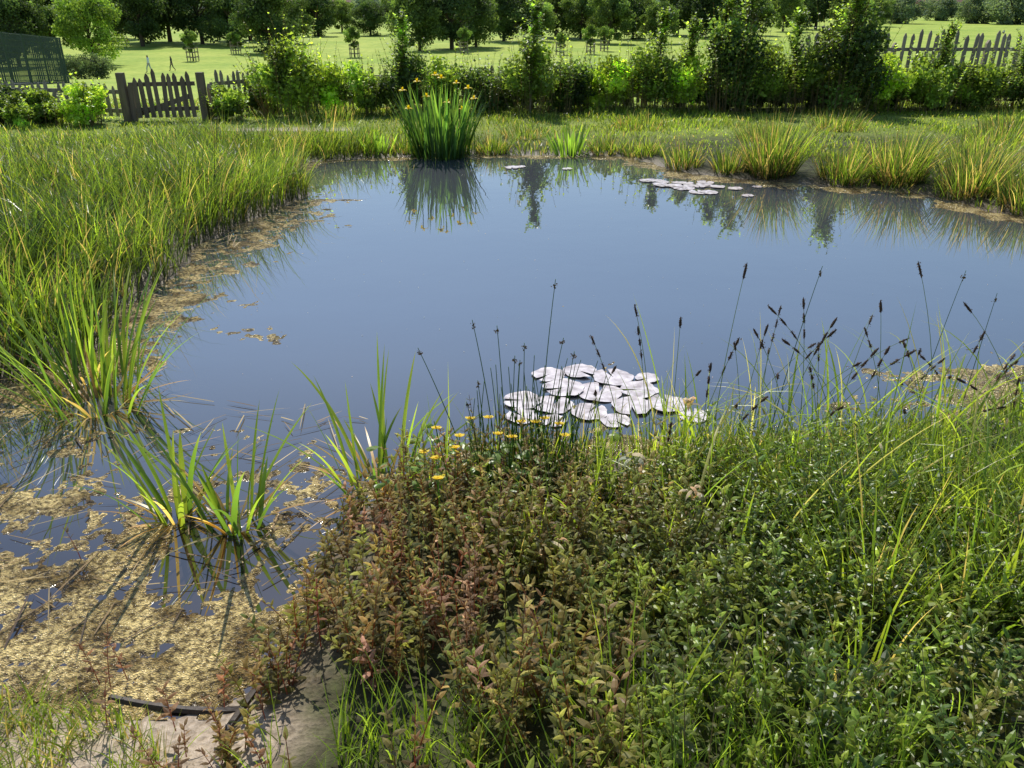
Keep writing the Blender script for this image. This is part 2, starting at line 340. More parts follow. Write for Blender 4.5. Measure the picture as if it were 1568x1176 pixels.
for i,(cx,cy,r,h,nn) in enumerate([(3.35,10.55,.30,.80,650),(4.15,10.2,.3,.5,380),(4.75,10.0,.3,.7,560),(2.35,11.15,.25,.42,260),(1.9,12.1,.25,.3,200),
   (5.3,9.3,.35,.6,560),(5.55,8.6,.3,.5,400),(6.1,8.2,.35,.6,450),(6.7,7.8,.4,.6,500),(5.9,10.3,.4,.45,400),(6.6,9.4,.4,.5,450),(2.85,10.75,.22,.4,260),
   (-3.2,12.3,.3,.35,260),(-1.6,12.4,.3,.3,220),(-.3,12.4,.25,.35,200),(1.4,12.35,.25,.3,200),(3.9,13.0,.4,.35,260),(7.2,12.2,.5,.5,350),(.2,13.6,.4,.25,240),(5.5,14.2,.5,.35,300),(-3.4,15.4,.5,.35,260),(2.2,14.4,.5,.3,240),(8.5,14,.6,.4,300)]):
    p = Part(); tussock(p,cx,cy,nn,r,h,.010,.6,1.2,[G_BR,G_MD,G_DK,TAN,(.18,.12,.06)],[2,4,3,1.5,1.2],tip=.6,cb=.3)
    m=nn//3; a = U(0,2*pi,m); B = np.stack([cx+r*.8*np.cos(a),cy+r*.8*np.sin(a)],-1); B = np.c_[B, gz(B[:,0],B[:,1])]
    blades(p,B,U(.1,.5,m)*h,.008,a,U(.2,.9,m),U(.6,1.6,m),4,mixcols(m,[(.2,.15,.07),(.10,.07,.035)],[1,1.4]))
    build('sedge_tussock', p, M_grass)

def iris_flowers(part, P, k=1.0):
    for pt in P:
        a = np.arange(3)*2*pi/3+R.uniform(0,6); B = np.repeat(pt[None],3,0)
        blades(part,B,.075*k,.055*k,a,.9,1.6,4,(.80,.62,.01),prof=pleaf,cols=3,fold=.3,cb=.9,jit=.1)
        blades(part,B,.06*k,.035*k,a+1.05,.15,.5,3,(.80,.62,.01),prof=pleaf,cols=3,fold=.3,cb=.9,jit=.1)
p = Part(); tussock(p,-1.05,12.15,300,.42,1.02,.028,.42,.5,[(.045,.10,.022),(.03,.06,.015),(.08,.14,.025)],[3,3,2],z0=-.02,prof=prim,tip=.1)
par = build('yellow_flag_iris', p, M_grass)
fp = Part(); sp_ = Part()
pts = np.array([(-1.55,12.0,.92),(-1.35,12.1,1.03),(-1.2,11.9,.85),(-1.0,12.1,1.08),(-.8,12.2,1.0),(-.62,12.0,.95),(-.55,12.1,.80),(-1.45,11.8,.70),(-.7,11.9,.68),(-1.1,12.3,1.1),(-.9,11.8,.78)])
iris_flowers(fp, pts, 1.1)
b0 = pts*np.array([1,1,0])+np.array([0,.1,0]); ts = np.linspace(0,1,4)[None,:,None]
tube(sp_, b0[:,None,:]*(1-ts)+pts[:,None,:]*ts, np.full((len(pts),4),.006), (.06,.12,.03))
build('flower_heads', fp, M_flower, parent=par); build('flower_stems', sp_, M_grass, parent=par)
for (x,y,h,nn) in [(.85,12.2,.50,60),(-2.0,12.3,.4,40)]:
    p = Part(); tussock(p,x,y,nn,.22,h,.03,.6,.5,[(.10,.17,.03),(.12,.20,.03)],[1,1],prof=prim); build('iris_plant', p, M_grass)

def fg_iris(x,y,h,nn,r,w=.022,tan=18):
    p = Part(); tussock(p,x,y,nn,r,h,w,.60,1.0,[(.12,.18,.024),(.06,.11,.02),(.15,.20,.03)],[3,3,2],z0=-.03,segs=9,prof=prim,tip=.35,cols3=3,cb=.5,jit=.3)
    a = U(0,2*pi,tan); B = np.stack([x+.5*r*np.cos(a), y+.5*r*np.sin(a), np.full(tan,.0)],-1)
    blades(p,B,U(.12,.42,tan),.013,a,U(.5,1.3,tan),U(.3,.6,tan),6,vary((.25,.18,.08),tan),prof=prim)
    build('iris_plant', p, M_grass, True)
fg_iris(-1.45,2.88,.60,15,.09,.023); fg_iris(-1.18,2.82,.62,20,.11,.020); fg_iris(-.60,3.12,.68,30,.17,.015)
fg_iris(-2.28,3.95,.88,60,.26,.016,50); fg_iris(-2.55,4.35,.7,40,.25,.014,30)

p = Part(); cnt=0
while cnt < 72:
    x = R.uniform(.75,3.2); y = R.uniform(1.9,3.6+.12*x)
    dd = pdist(np.array([x]),np.array([y]))[0]
    if dd < .0 or (x < 1.1 and y < 2.7) or (x>y*.8+.4): continue
    cnt += 1
    hmax = np.interp(y,[1.9,2.6,3.0,3.5],[.60,.46,.34,.20])
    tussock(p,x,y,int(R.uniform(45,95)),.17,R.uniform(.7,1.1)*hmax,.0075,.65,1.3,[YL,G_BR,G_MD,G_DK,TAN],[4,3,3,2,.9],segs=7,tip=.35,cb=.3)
for (x,y) in [(-.05,3.1),(.12,3.0),(.3,3.15),(.55,3.0),(.75,3.2),(.25,2.6),(.6,2.4),(-.3,3.0),(.95,3.3),(.1,1.75),(.3,1.55),(1.0,1.7),(.45,3.2),(.65,3.3),(.85,3.1),(.4,2.8),(.1,2.4)]:
    tussock(p,x,y,22,.10,R.uniform(.35,.55),.007,.5,.9,[YL,G_BR,G_MD,TAN],[4,4,2,.8],segs=7,tip=.3)
B,d = scatter(.6,2.9,2.3,3.6,420); n=len(B)
blades(p,B,U(.4,.84,n),U(.003,.012,n),U(0,2*pi,n),U(.05,.5,n),U(.2,1.9,n),9,mixcols(n,[(.16,.21,.03),G_BR,G_MD,(.24,.22,.10)],[3,2,1,.8]),prof=prim,cols=3,fold=.3,tip=.5*R.random(n))
build('bank_grass', p, M_grass)
p = Part()
B, d = scatter(-2.2,-.95,1.2,1.95,4500, lambda x,y,d: (d>.05)&((x+1.25*(y-1.75) < -1.12)|(y<1.5))&(fbm(x,y,5,44)>.36)); n=len(B)
blades(p,B,U(.04,.16,n),U(.003,.006,n),U(0,2*pi,n),U(.05,.7,n),U(.2,1.4,n),5,mixcols(n,[(.13,.17,.03),G_BR,TAN],[4,3,1.6]),tip=.4*R.random(n))
B, d = scatter(-.7,1.2,1.05,1.7,2200, lambda x,y,d: (fbm(x,y,5,45)>.45)); n=len(B)
blades(p,B,U(.1,.34,n),U(.003,.007,n),U(0,2*pi,n),U(.05,.4,n),U(.2,1.0,n),5,mixcols(n,[(.13,.19,.03),G_BR],[4,3]),tip=.3*R.random(n))
build('short_grass', p, M_grass)

def shoots(part, spart, B, h, az, lean, bend, nodes, L0, W0, col, stemcol, r=.002, t0=.15, opp=True, llean=(1.0,1.5), lbend=.5, prof=pleaf, cols=3, segs=3, shrink=.45, lo=.75):
    n = len(B); P = cline(B, h, az, lean, bend, 6)
    t = np.linspace(0,1,7); tube(spart, P, (A(r,n)[:,None]*(1-.6*t)[None]), stemcol, 3)
    phase = U(0,2*pi,n); ps = U(.7,1.3,n)
    for j in range(nodes):
        tt = np.clip(t0+(1-t0)*(j+R.random(n)*.5)/nodes, 0, 1)
        Q = at(P, tt)
        for s in range(2 if opp else 1):
            m = R.random(n) < .93
            k = m.sum(); sz = (1-shrink*tt[m])*U(.75,1.2,k)*ps[m]
            a = phase[m]+j*(pi/2 if opp else 2.4)+s*pi+R.normal(0,.3,k)
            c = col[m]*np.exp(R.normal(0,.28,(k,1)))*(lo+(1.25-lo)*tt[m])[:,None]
            blades(part, Q[m], L0*sz, W0*sz*U(.8,1.2,k), a, U(llean[0],llean[1],k)*(1.15-.6*tt[m]), lbend*U(.1,1.8,k), segs, c, prof=prof, cols=cols, fold=.35, cb=.9, jit=.15)
    return P
p = Part(); s_ = Part()
B, d = scatter(-.95,2.9,.75,3.35,3700, lambda x,y,d: (x>-.86+.25*np.abs(fbm(x,y,3,7)-.5))&(d>.02)&~((x<-.72)&(y<1.5))); n=len(B)
den = fbm(B[:,0],B[:,1],2.5,55); keep = (den > .38)&(R.random(n) < np.where(B[:,0] > 1.3, .65, .95)); B=B[keep]; d=d[keep]; n=len(B)
hh = (.05+.48*fbm(B[:,0],B[:,1],2.4,56))*(.55+.45*np.minimum(d/.8,1))*U(.6,1.4,n)
red = sstep(.85,-.35,B[:,0]+1.2*(fbm(B[:,0],B[:,1],2,57)-.5))*U(.2,1,n)
g = mixcols(n,[(.085,.12,.018),(.14,.17,.020),(.040,.065,.014),(.11,.10,.025)],[3,3,2.4,.8]); rd = mixcols(n,[(.15,.07,.04),(.18,.115,.04),(.12,.10,.03),(.25,.14,.10)],[2,3,2,1.2])
col = g*(1-red[:,None])+rd*red[:,None]
stc = np.array([.10,.10,.04])*(1-red[:,None])+np.array([.16,.05,.04])*red[:,None]
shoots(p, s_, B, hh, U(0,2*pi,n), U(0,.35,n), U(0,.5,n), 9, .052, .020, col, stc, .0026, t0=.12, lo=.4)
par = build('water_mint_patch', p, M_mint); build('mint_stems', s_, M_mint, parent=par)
p = Part(); s_ = Part()
B = np.array([(-1.33,1.93,.02),(-1.28,1.9,.02),(-1.25,1.95,.02),(-1.0,1.72,.05),(-.93,1.62,.06),(-.98,1.55,.06),(-.86,1.7,.06),(-1.22,1.75,.04),(-1.72,2.6,.0),(-.9,1.5,.06),(-.82,1.6,.06),(-.88,1.8,.06),(-.78,1.5,.06),(-.72,1.42,.06),(-.8,1.4,.06),(-.68,1.55,.06),(-.74,1.75,.06),(-.7,1.85,.06),(-.78,1.9,.05)]); n=len(B)
shoots(p,s_,B,U(.14,.26,n),U(0,6,n),.1,.2,6,.038,.015,vary((.13,.075,.04),n),(.14,.05,.04),.002,t0=.25)
par = build('loosestrife_shoots', p, M_mint); build('stems', s_, M_mint, parent=par)

p = Part(); hd = Part()
def rush(x,y,h,az,lean,head=True):
    B = np.array([[x,y,gz1(x,y)-.02]]); P = cline(B,np.array([h]),np.array([az]),np.array([lean]),np.array([.12]),8)
    tube(p,P,np.linspace(.0028,.0014,9)[None],(.04,.075,.022),4)
    if head:
        q = at(P,np.array([.965]))[0]; c = q+R.normal(0,.005,(18,3)); diam(hd,c,.010,vary((.07,.045,.022),18),.7)
for (x,y,h,az,ln) in [(.12,3.15,.90,.9,.06),(-.02,3.1,.70,2.0,.1),(-.06,3.12,.74,2.6,.12),(.05,3.15,.62,1.5,.02),(.14,3.2,.66,.3,.08),(.0,3.0,.62,1.2,.0),
   (-.18,3.1,.66,2.9,.3),(-.1,3.0,.5,2.2,.1),(.2,3.1,.6,.6,.08),(.02,3.22,.55,1,.0),(-.12,2.95,.45,3,.1),(1.15,3.2,.95,.5,.15),(1.9,3.4,.9,.4,.1),(2.0,3.2,.85,.8,.1)]:
    rush(x,y,h,az,ln)
for i in range(90): rush(R.normal(.08,.14),R.normal(3.0,.14),R.uniform(.3,.6),R.uniform(0,6),R.uniform(0,.2),False)
par = build('soft_rush', p, M_grass, True); build('rush_flower_clusters', hd, M_dry, parent=par)
p = Part(); hd = Part()
SL = [(.85,3.0,1.0,.9,.02,.30),(.62,3.1,.80,2.4,.05,.3),(.72,3.2,.72,1.4,.02,.2),(.50,3.05,.72,3.0,.1,.35),(.95,3.0,.75,.7,.05,.3),(1.15,3.1,.78,.2,.1,.4),
   (1.25,3.0,.70,.1,.15,.5),(1.75,2.9,1.02,2.2,.06,.4),(1.6,3.1,.8,1.8,.05,.3),(1.85,3.1,.72,.4,.1,.3),(1.7,3.2,.68,2.5,.1,.4),(2.2,3.3,.8,.3,.1,.3),(.35,3.0,.45,1.5,.05,.3),
   (1.05,3.2,.6,2,.1,.3),(1.4,3.0,.66,.5,.1,.5),(.28,3.1,.55,.5,.2,.4),(2.1,2.9,.7,1.5,.1,.3),(1.95,2.6,.8,1.0,.05,.4),(.78,2.9,.62,1.2,0,.2),(1.5,3.2,.85,2.8,.2,.7),(1.3,3.3,.8,.1,.3,.9),(1.0,3.3,.75,.4,.3,.9),(2.3,3.1,.95,2.9,.2,.6)]
for i in range(42): SL.append((R.uniform(.6,2.5),R.uniform(2.7,3.4),R.uniform(.5,.85),R.uniform(0,6.28),R.uniform(.05,.35),R.uniform(.2,1.2)))
for (x,y,h,az,ln,bd) in SL:
    B = np.array([[x,y,gz1(x,y)-.02]]); P = cline(B,np.array([h]),np.array([az]),np.array([ln]),np.array([bd]),10)
    tube(p,P,np.linspace(.0024,.0010,11)[None],(.09,.12,.035),4)
    kk = R.uniform(.75,1.1)
    for (ta,tb,rr) in [(.93,1.0,.0054),(.85,.91,.0048),(.76,.82,.004)][:R.integers(1,4)]:
        tt = np.linspace(ta,tb,7); Q = np.stack([at(P,np.array([t]))[0] for t in tt])[None]
        tube(hd,Q,(kk*rr*np.array([.25,.8,1,1,.9,.6,.15]))[None],(.055,.032,.02),6)
        c = Q[0][R.integers(1,6,26)]+R.normal(0,.0036,(26,3)); diam(hd,c,.010,vary((.10,.06,.035),26,.3),.4)
par = build('pond_sedge', p, M_grass, True); build('seed_spikes', hd, M_dry, parent=par)

fp = Part(); sp_ = Part(); lp = Part()
pts = np.array([(-.10,3.02,.42),(.04,3.0,.41),(.10,2.98,.42),(.20,3.0,.40),(-.06,2.95,.38),(-.32,3.0,.38),(-.22,2.95,.37),(-.30,2.75,.38),(-.23,2.8,.40),(-.28,2.6,.38),(.22,2.9,.40),(.0,2.85,.42),(.14,3.05,.40),(-.36,2.85,.35),(-.18,3.05,.40)])
for q in pts:
    a = np.arange(6)*pi/3+R.uniform(0,1); tl=R.uniform(.2,.6); blades(fp,np.repeat(q[None],6,0),.026,.024,a,1.25-.5*np.cos(a+pi/2)*tl,.1,3,(.85,.62,.01),prof=pleaf,cols=3,fold=.2,cb=.95,jit=.05)
    diam(fp, q+R.normal(0,.002,(10,3))+np.array([0,0,.003]), .006, (.7,.4,.01))
b0 = pts.copy(); b0[:,2] = .05; b0[:,1] += .02; ts = np.linspace(0,1,4)[None,:,None]
tube(sp_, b0[:,None,:]*(1-ts)+pts[:,None,:]*ts, np.full((len(pts),4),.0018), (.08,.14,.04))
n=110; B = np.stack([R.normal(-.12,.2,n),R.normal(2.88,.15,n),U(.18,.32,n)],-1)
blades(lp,B,U(.035,.06,n),U(.035,.06,n),U(0,6,n),U(.9,1.4,n),U(.1,.6,n),4,vary((.09,.14,.022),n),prof=lambda t: np.sqrt(np.clip(np.sin(pi*np.clip(t,0.02,.97)),0,1)),cols=3,fold=.2)
par = build('marsh_marigold', fp, M_flower); build('flower_stems', sp_, M_grass, parent=par); build('leaves', lp, M_mint, parent=par)

p = Part(); n=36
B = np.stack([U(-.1,1.6,n),U(1.9,3.2,n),U(.3,.48,n)],-1)
blades(p,B,U(.03,.07,n),U(.008,.020,n),U(0,6,n),U(.3,2.4,n),U(.5,3.0,n),6,vary((.55,.43,.24),n),prof=pleaf,cols=3,fold=.4)
for (x,y,z) in [(.62,2.35,.50),(.45,2.6,.48),(.72,2.9,.55)]:
    B = np.array([[x,y,z]]*5)+R.normal(0,.008,(5,3)); blades(p,B,U(.05,.09,5),U(.015,.028,5),U(0,6,5),U(.8,2.0,5),U(1.5,3.,5),8,vary((.6,.48,.30),5),prof=pleaf,cols=3,fold=.5)
build('dead_leaves', p, M_dry)
p = Part(); n=150
x = U(-2.9,-.75,n); y = U(2.1,4.0,n); m = pdist(x,y) < -.02; x,y=x[m],y[m]; n=len(x)
blades(p,np.stack([x,y,np.full(n,.012)],-1),U(.05,.34,n),U(.004,.009,n),U(0,6,n),1.53,U(-.02,.05,n),5,mixcols(n,[(.36,.27,.13),(.20,.13,.06),(.08,.05,.03)],[3,2,2]),prof=prim,cb=.9)
n=700; x = U(-3,6,n); y = U(2.2,12,n); m = pdist(x,y) < -.05; x,y=x[m],y[m]; n=len(x)
diam(p,np.stack([x,y,np.full(n,.004)],-1),U(.003,.008,n)*(1+y/10),vary((.40,.38,.32),n),.6,.97)
x = U(-3.2,-2.0,320); y = U(4.0,9.5,320); dd = pdist(x,y); m = (dd<.12)&(dd>-.3); x,y=x[m],y[m]; n=len(x)
blades(p,np.stack([x,y,np.full(n,.02)+np.maximum(0,gz(x,y))],-1),U(.08,.4,n),U(.006,.012,n),U(0,6,n),1.5,.05,5,mixcols(n,[(.33,.25,.12),(.20,.14,.07)],[1,1]),prof=prim,cb=.9)
build('floating_reed_litter', p, M_dry)

p = Part(); K=12; tx = np.linspace(-1.28,-.80,K); P = np.stack([tx, 1.885-.05*np.sin((tx+1.28)/.48*pi*.7), np.full(K,.006)],-1)[None]
tube(p,P,np.full((1,K),.013)*(1+.1*R.normal(size=(1,K))),(.1,.1,.1),6)
P2 = np.stack([np.linspace(-.86,-.78,5), np.linspace(1.70,2.0,5), np.full(5,.045)],-1)[None]; tube(p,P2,np.linspace(.010,.015,5)[None],(.1,.1,.1),6)
build('timber_edging', p, solid('wet_timber',(.05,.035,.025),.6,.4,25,.6))

# ------------------------------------------------------------------ mid ground shrubs
SC = (.075,.108,.020); DKS=(.036,.058,.014); BRS=(.15,.20,.03)
def shrub(name, x, y, rx, h, ns, col, dens=1.0):
    p = Part(); s_ = Part()
    L = int(16*max(1,rx/.6)); lc = R.normal(size=(L,3)); lc = nrmz(lc)*(R.random((L,1))**.5)
    lc = lc*np.array([rx*.85,min(rx,.6)*.8,h*.40])+np.array([x,y,h*.46]); tone = np.exp(R.normal(0,.42,L))
    nl = int(2700*dens*(rx/.6)*max(1,h/1.2)); k = R.integers(0,L,nl); v = nrmz(R.normal(size=(nl,3)))*(R.random((nl,1))**.5)
    pos = lc[k]+v*np.array([.25,.25,.20])*max(.7,h/1.2)
    pos[:,2] = np.maximum(pos[:,2],.03)+gz(pos[:,0],pos[:,1])
    cc = np.array(col)[None]*tone[k][:,None]*np.exp(R.normal(0,.25,(nl,1)))
    diam(p,pos,U(.045,.11,nl),cc,.75)
    a = U(0,2*pi,ns); q = np.sqrt(R.random(ns)); bx = x+rx*q*np.cos(a)*.8; by = y+min(rx,.6)*q*np.sin(a)*.8
    B = np.stack([bx,by,gz(bx,by)-.02],-1); hh = h*U(.6,1.28,ns)*(1-.25*q**2)
    c = mixcols(ns,[np.array(col)*1.3,np.array(BRS)],[3,2])
    shoots(p,s_,B,hh,a,q*U(0,.45,ns),U(-.2,.4,ns),9,.085,.06,c,(.10,.08,.04),.006,t0=.45,opp=True,segs=2,cols=2,llean=(.8,1.7),lbend=.8,shrink=.4)
    par = build(name,p,M_leaf); build('twigs',s_,M_leaf,parent=par); return par
for (x,y,rx,h,c) in [(-11.5,15.0,1.0,.62,SC),(-10.2,14.7,.9,.6,SC),(-9.2,15.0,.8,.65,DKS),(-8.3,14.7,.6,.55,SC),(-7.45,14.7,.4,.78,BRS),
  (-5.25,15.4,.4,.65,SC),(-4.9,16.6,.5,.75,SC),(-4.3,16.0,.62,1.45,SC),(-3.95,15.9,.4,1.65,BRS),(-3.6,16.4,.5,1.15,BRS),(-2.8,16.4,.6,1.1,SC),(-2.1,16.6,.5,1.25,DKS),(-1.3,16.8,.6,1.1,SC),(-.5,16.7,.5,1.1,DKS),
  (.35,16.5,.45,1.5,SC),(1.0,16.8,.6,1.25,DKS),(1.8,16.9,.6,1.2,BRS),(2.7,16.9,.6,1.4,SC),(3.4,17.0,.5,1.3,BRS),(4.3,16.8,.65,1.8,DKS),
  (5.1,17.0,.6,1.45,SC),(5.9,17.0,.6,1.3,SC),(6.55,16.8,.65,2.0,DKS),(7.5,17.1,.6,1.2,BRS),(8.4,17.0,.6,1.15,SC),(9.4,17.2,.7,1.15,SC),(10.4,17.1,.7,1.2,DKS),(11.5,17.3,.7,1.15,SC),(12.8,17.3,.8,1.15,SC)]:
    shrub('hedge_shrub',x,y,rx,h,int(80*rx),c)
shrub('hedge_row',4.6,17.6,9.2,.92,500,DKS,dens=1.3)

def sapling(x,y,h,r,col,ns=80):
    p = Part(); s_ = Part(); z = gz1(x,y)
    P = cline(np.array([[x,y,z]]),np.array([h]),0.,.03,.05,8); tube(s_,P,np.linspace(.022,.006,9)[None],(.12,.10,.07),5)
    t = U(.3,.98,ns); B = np.concatenate([at(P,np.array([q])) for q in t])
    c = mixcols(ns,[np.array(col),np.array(col)*1.9,np.array(col)*.6],[2,1.6,1])
    shoots(p,s_,B,r*(1.3-t)*U(.3,1.6,ns),U(0,2*pi,ns),U(.3,1.1,ns),-.3,9,.11,.075,c,(.1,.08,.05),.004,t0=.15,segs=2,cols=2,llean=(.8,1.7),lbend=.8)
    par = build('young_tree',s_,M_leaf); build('foliage',p,M_leaf,parent=par)
for (x,y,h,r) in [(.35,16.3,1.9,.6),(-2.15,16.6,1.75,.45),(4.5,16.9,2.2,.8),(4.1,17.1,2.0,.7),(6.6,16.9,2.5,.9),(6.35,16.6,2.2,.7),(2.9,17.2,1.75,.55),(10.3,17.4,1.65,.6),(5.6,17.3,1.75,.6),(8.6,17.3,1.6,.5),(3.5,17.2,1.65,.5)]:
    sapling(x,y,h,r,SC)

# ------------------------------------------------------------------ fences
def boxverts(o, ux, uy, uz):
    V = np.array([o+sx*ux+sy*uy+sz*uz for sz in (0,1) for sy in (-.5,.5) for sx in (-.5,.5)])
    F = np.array([[0,2,3,1],[4,5,7,6],[0,1,5,4],[1,3,7,5],[3,2,6,7],[2,0,4,6]]); return V,F
O8 = np.ones((8,3))
def picket_fence(name, pts, h, mat, sp=.15, w=.075):
    p = Part()
    for (ax,ay),(bx,by) in zip(pts[:-1],pts[1:]):
        Lg = math.hypot(bx-ax,by-ay); u = np.array([(bx-ax)/Lg,(by-ay)/Lg,0]); nrm = np.array([-u[1],u[0],0])
        for i in range(int(Lg/sp)+1):
            x = ax+u[0]*i*sp; y = ay+u[1]*i*sp; z = gz1(x,y)
            hh = h*(1+R.normal(0,.035)); tl = R.normal(0,.025); post = i % 12 == 0
            ww = .09 if post else w*R.uniform(.8,1.1); th = .08 if post else .02
            o = np.array([x,y,z+(-.1 if post else .06)]); up = np.array([u[0]*tl,u[1]*tl,1])
            if post: o = o + nrm*.055
            V,F = boxverts(o, u*ww, nrm*th, up*(hh-.12)); p.add(V,F,O8)
            T = o+up*(hh-.12); tp = T+up*.07
            V = np.array([T-u*ww/2-nrm*th/2, T+u*ww/2-nrm*th/2, T+u*ww/2+nrm*th/2, T-u*ww/2+nrm*th/2,
                          tp-u*.008-nrm*th/2, tp+u*.008-nrm*th/2, tp+u*.008+nrm*th/2, tp-u*.008+nrm*th/2])
            p.add(V,np.array([[0,1,5,4],[1,2,6,5],[2,3,7,6],[3,0,4,7],[4,5,6,7]]),O8)
        z0 = gz1(ax,ay); z1 = gz1(bx,by)
        for rz in (.25,.78):
            o = np.array([ax,ay,0])+nrm*.034+u*Lg/2; o[2] = (z0+z1)/2+h*rz-.03
            V,F = boxverts(o, u*Lg+np.array([0,0,z1-z0]), nrm*.035, np.array([0,0,.07])); p.add(V,F,O8)
    return build(name,p,mat)
g = picket_fence('picket_gate',[(-6.85,15.2),(-5.7,15.3)],.80,M_wood,.12,.08)
zg = gz1(-6.3,15.2); p = Part()
V,F = boxverts(np.array([-6.3,15.28,zg+.22]),np.array([.95,0,.30]),np.array([0,.03,0]),np.array([0,0,.09])); p.add(V,F,O8)
for xx,yy in ((-6.95,15.2),(-5.58,15.32)):
    V,F = boxverts(np.array([xx,yy,zg-.1]),np.array([.12,0,0]),np.array([0,.12,0]),np.array([0,0,.92])); p.add(V,F,O8)
build('gate_posts_and_brace',p,M_wood,parent=g)
picket_fence('picket_fence',[(-12,16.8),(-7.08,15.4)],.62,M_wood2)
picket_fence('picket_fence',[(-5.45,15.5),(-4.6,17.8),(6,18.6)],.78,M_wood2)
picket_fence('picket_fence',[(6.2,18.6),(17,19.1)],1.42,M_wood2,.17,.085)

M_green = solid('green_steel',(.02,.05,.035),.5,.2,5,.1)
p = Part()
for (ax,ay),(bx,by) in zip([(-24,30),(-27.5,53)],[(-27.5,53),(-60,57)]):
    Lg = math.hypot(bx-ax,by-ay); k = int(Lg/.14)
    tt = np.arange(k+1)/k; x = ax+(bx-ax)*tt; y = ay+(by-ay)*tt; z = gz(x,y); B = np.stack([x,y,z],-1)
    r = np.where(np.arange(k+1)%18==0,.06,.020)
    P = np.stack([B,B+np.array([0,0,2.6])],1); tube(p,P,np.repeat(r[:,None],2,1),(1,1,1),4)
    for hz in np.arange(.15,2.6,.3): tube(p,(B+np.array([0,0,hz]))[None,::6],np.full((1,len(B[::6])),.016),(1,1,1),4)
build('court_fence',p,M_green)
p = Part(); cx,cy = np.meshgrid(np.linspace(-60,-24.4,30),np.linspace(28,55,30)); cx = cx-(cy-30)*.15; ii=np.arange(900).reshape(30,30)
p.add(np.stack([cx,cy,gz(cx,cy)+.04],-1),np.stack([ii[:-1,:-1],ii[:-1,1:],ii[1:,1:],ii[1:,:-1]],-1),np.ones((900,3)))
build('sports_court',p,solid('court_tarmac',(.12,.12,.13),.9,.15,3,.2))

# ------------------------------------------------------------------ trees
def tree_mesh(seed, H, Wd, low=.15, col=(.05,.085,.022), nl=9000, ls=.26, lumps=46, haze=0.):
    global R
    R0 = R; R = np.random.default_rng(seed)
    w = Part(); f = Part()
    P = cline(np.array([[0,0,-.2]]),np.array([H*.75]),R.uniform(0,6),.02,.08,8); r0 = .03*H
    tube(w,P,(r0*np.linspace(1,.2,9))[None],(.09,.07,.05),8)
    cz = H*(low+(1-low)*.47); ch = H*(1-low)*.5
    u = nrmz(R.normal(size=(lumps,3))); q = R.uniform(.45,.95,lumps)[:,None]
    c = u*q*np.array([Wd/2,Wd/2,ch]); c[:,:2] *= (1-.22*np.clip(c[:,2:]/ch,-1,1)); c[:,2] += cz
    c += R.normal(0,.035*H,c.shape)
    for i in range(0,lumps,2):
        b = at(P,np.array([np.clip((c[i,2]/H)*.6+.12,.15,.95)]))[0]
        t = np.linspace(0,1,5)[:,None]; L = b*(1-t)+c[i]*t; L[:,2] += np.sin(t[:,0]*pi)*.03*H
        tube(w,L[None],(r0*.33*np.linspace(1,.2,5))[None],(.09,.07,.05),5)
    k = R.integers(0,lumps,nl); v = nrmz(R.normal(size=(nl,3)))
    lr = R.uniform(.12,.24,lumps)*Wd*.9
    pos = c[k]+v*(R.random(nl)**.45)[:,None]*lr[k][:,None]*np.array([1,1,.75])
    pos[:,2] = np.maximum(pos[:,2],.1+.3*low*H)
    lc = np.array(col)[None]*np.exp(R.normal(0,.32,(lumps,1)))
    cc = lc[k]*np.exp(R.normal(0,.2,(nl,1)))
    cc = cc*(1-haze)+np.array([.14,.19,.20])*haze  # distance haze painted into the leaf colour, paler and bluer
    diam(f,pos,ls*U(.6,1.5,nl),cc,.75)
    R = R0
    return w,f
M_bark = leafmat('bark',.0,.9,.2,1)
variants = {}
def tree(key, x, y, rot=0, s=1., name='park_tree', sz=1.):
    if key not in variants:
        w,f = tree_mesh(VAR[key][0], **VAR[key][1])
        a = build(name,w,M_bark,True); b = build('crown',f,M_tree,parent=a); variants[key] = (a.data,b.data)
    else:
        a = bpy.data.objects.new(name,variants[key][0]); b = bpy.data.objects.new('crown',variants[key][1])
        scene.collection.objects.link(a); scene.collection.objects.link(b); b.parent = a
    a.location = (x,y,gz1(x,y)); a.rotation_euler = (0,0,rot); a.scale = (s,s,s*sz)
    return a
VAR = {
 'bright': (11,dict(H=8.5,Wd=7.5,low=.03,col=(.12,.18,.035),nl=11000)),
 'dark':   (12,dict(H=13,Wd=12,low=.05,col=(.042,.068,.024),nl=16000,ls=.38,lumps=60)),
 'dark2':  (13,dict(H=9,Wd=9,low=.03,col=(.05,.08,.026),nl=13000,ls=.30,lumps=55)),
 'mid':    (14,dict(H=10,Wd=9,low=.08,col=(.07,.105,.03),nl=12000,ls=.34)),
 'mid2':   (15,dict(H=9,Wd=7,low=.08,col=(.09,.13,.038),nl=10000,ls=.3)),
 'young':  (16,dict(H=4.6,Wd=3.0,low=.22,col=(.08,.125,.03),nl=3000,ls=.2,lumps=24)),
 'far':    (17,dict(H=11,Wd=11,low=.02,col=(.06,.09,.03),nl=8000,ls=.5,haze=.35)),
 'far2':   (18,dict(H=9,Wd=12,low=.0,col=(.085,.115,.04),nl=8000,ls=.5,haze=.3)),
 'bush':   (19,dict(H=2.8,Wd=4.2,low=.0,col=(.06,.085,.045),nl=4500,ls=.16)),
}
def T(key,u,t,rot=None,s=1.,name='park_tree'):   # bearing (tan) and range in metres
    return tree(key,u*t,1.084*t,R.uniform(0,6) if rot is None else rot,s*R.uniform(.93,1.07),name,R.uniform(.9,1.15))
T('bright',-.524,98,s=.98); T('bush',-.525,72,s=.8,name='park_shrub'); T('bush',-.55,70,s=.7,name='park_shrub')
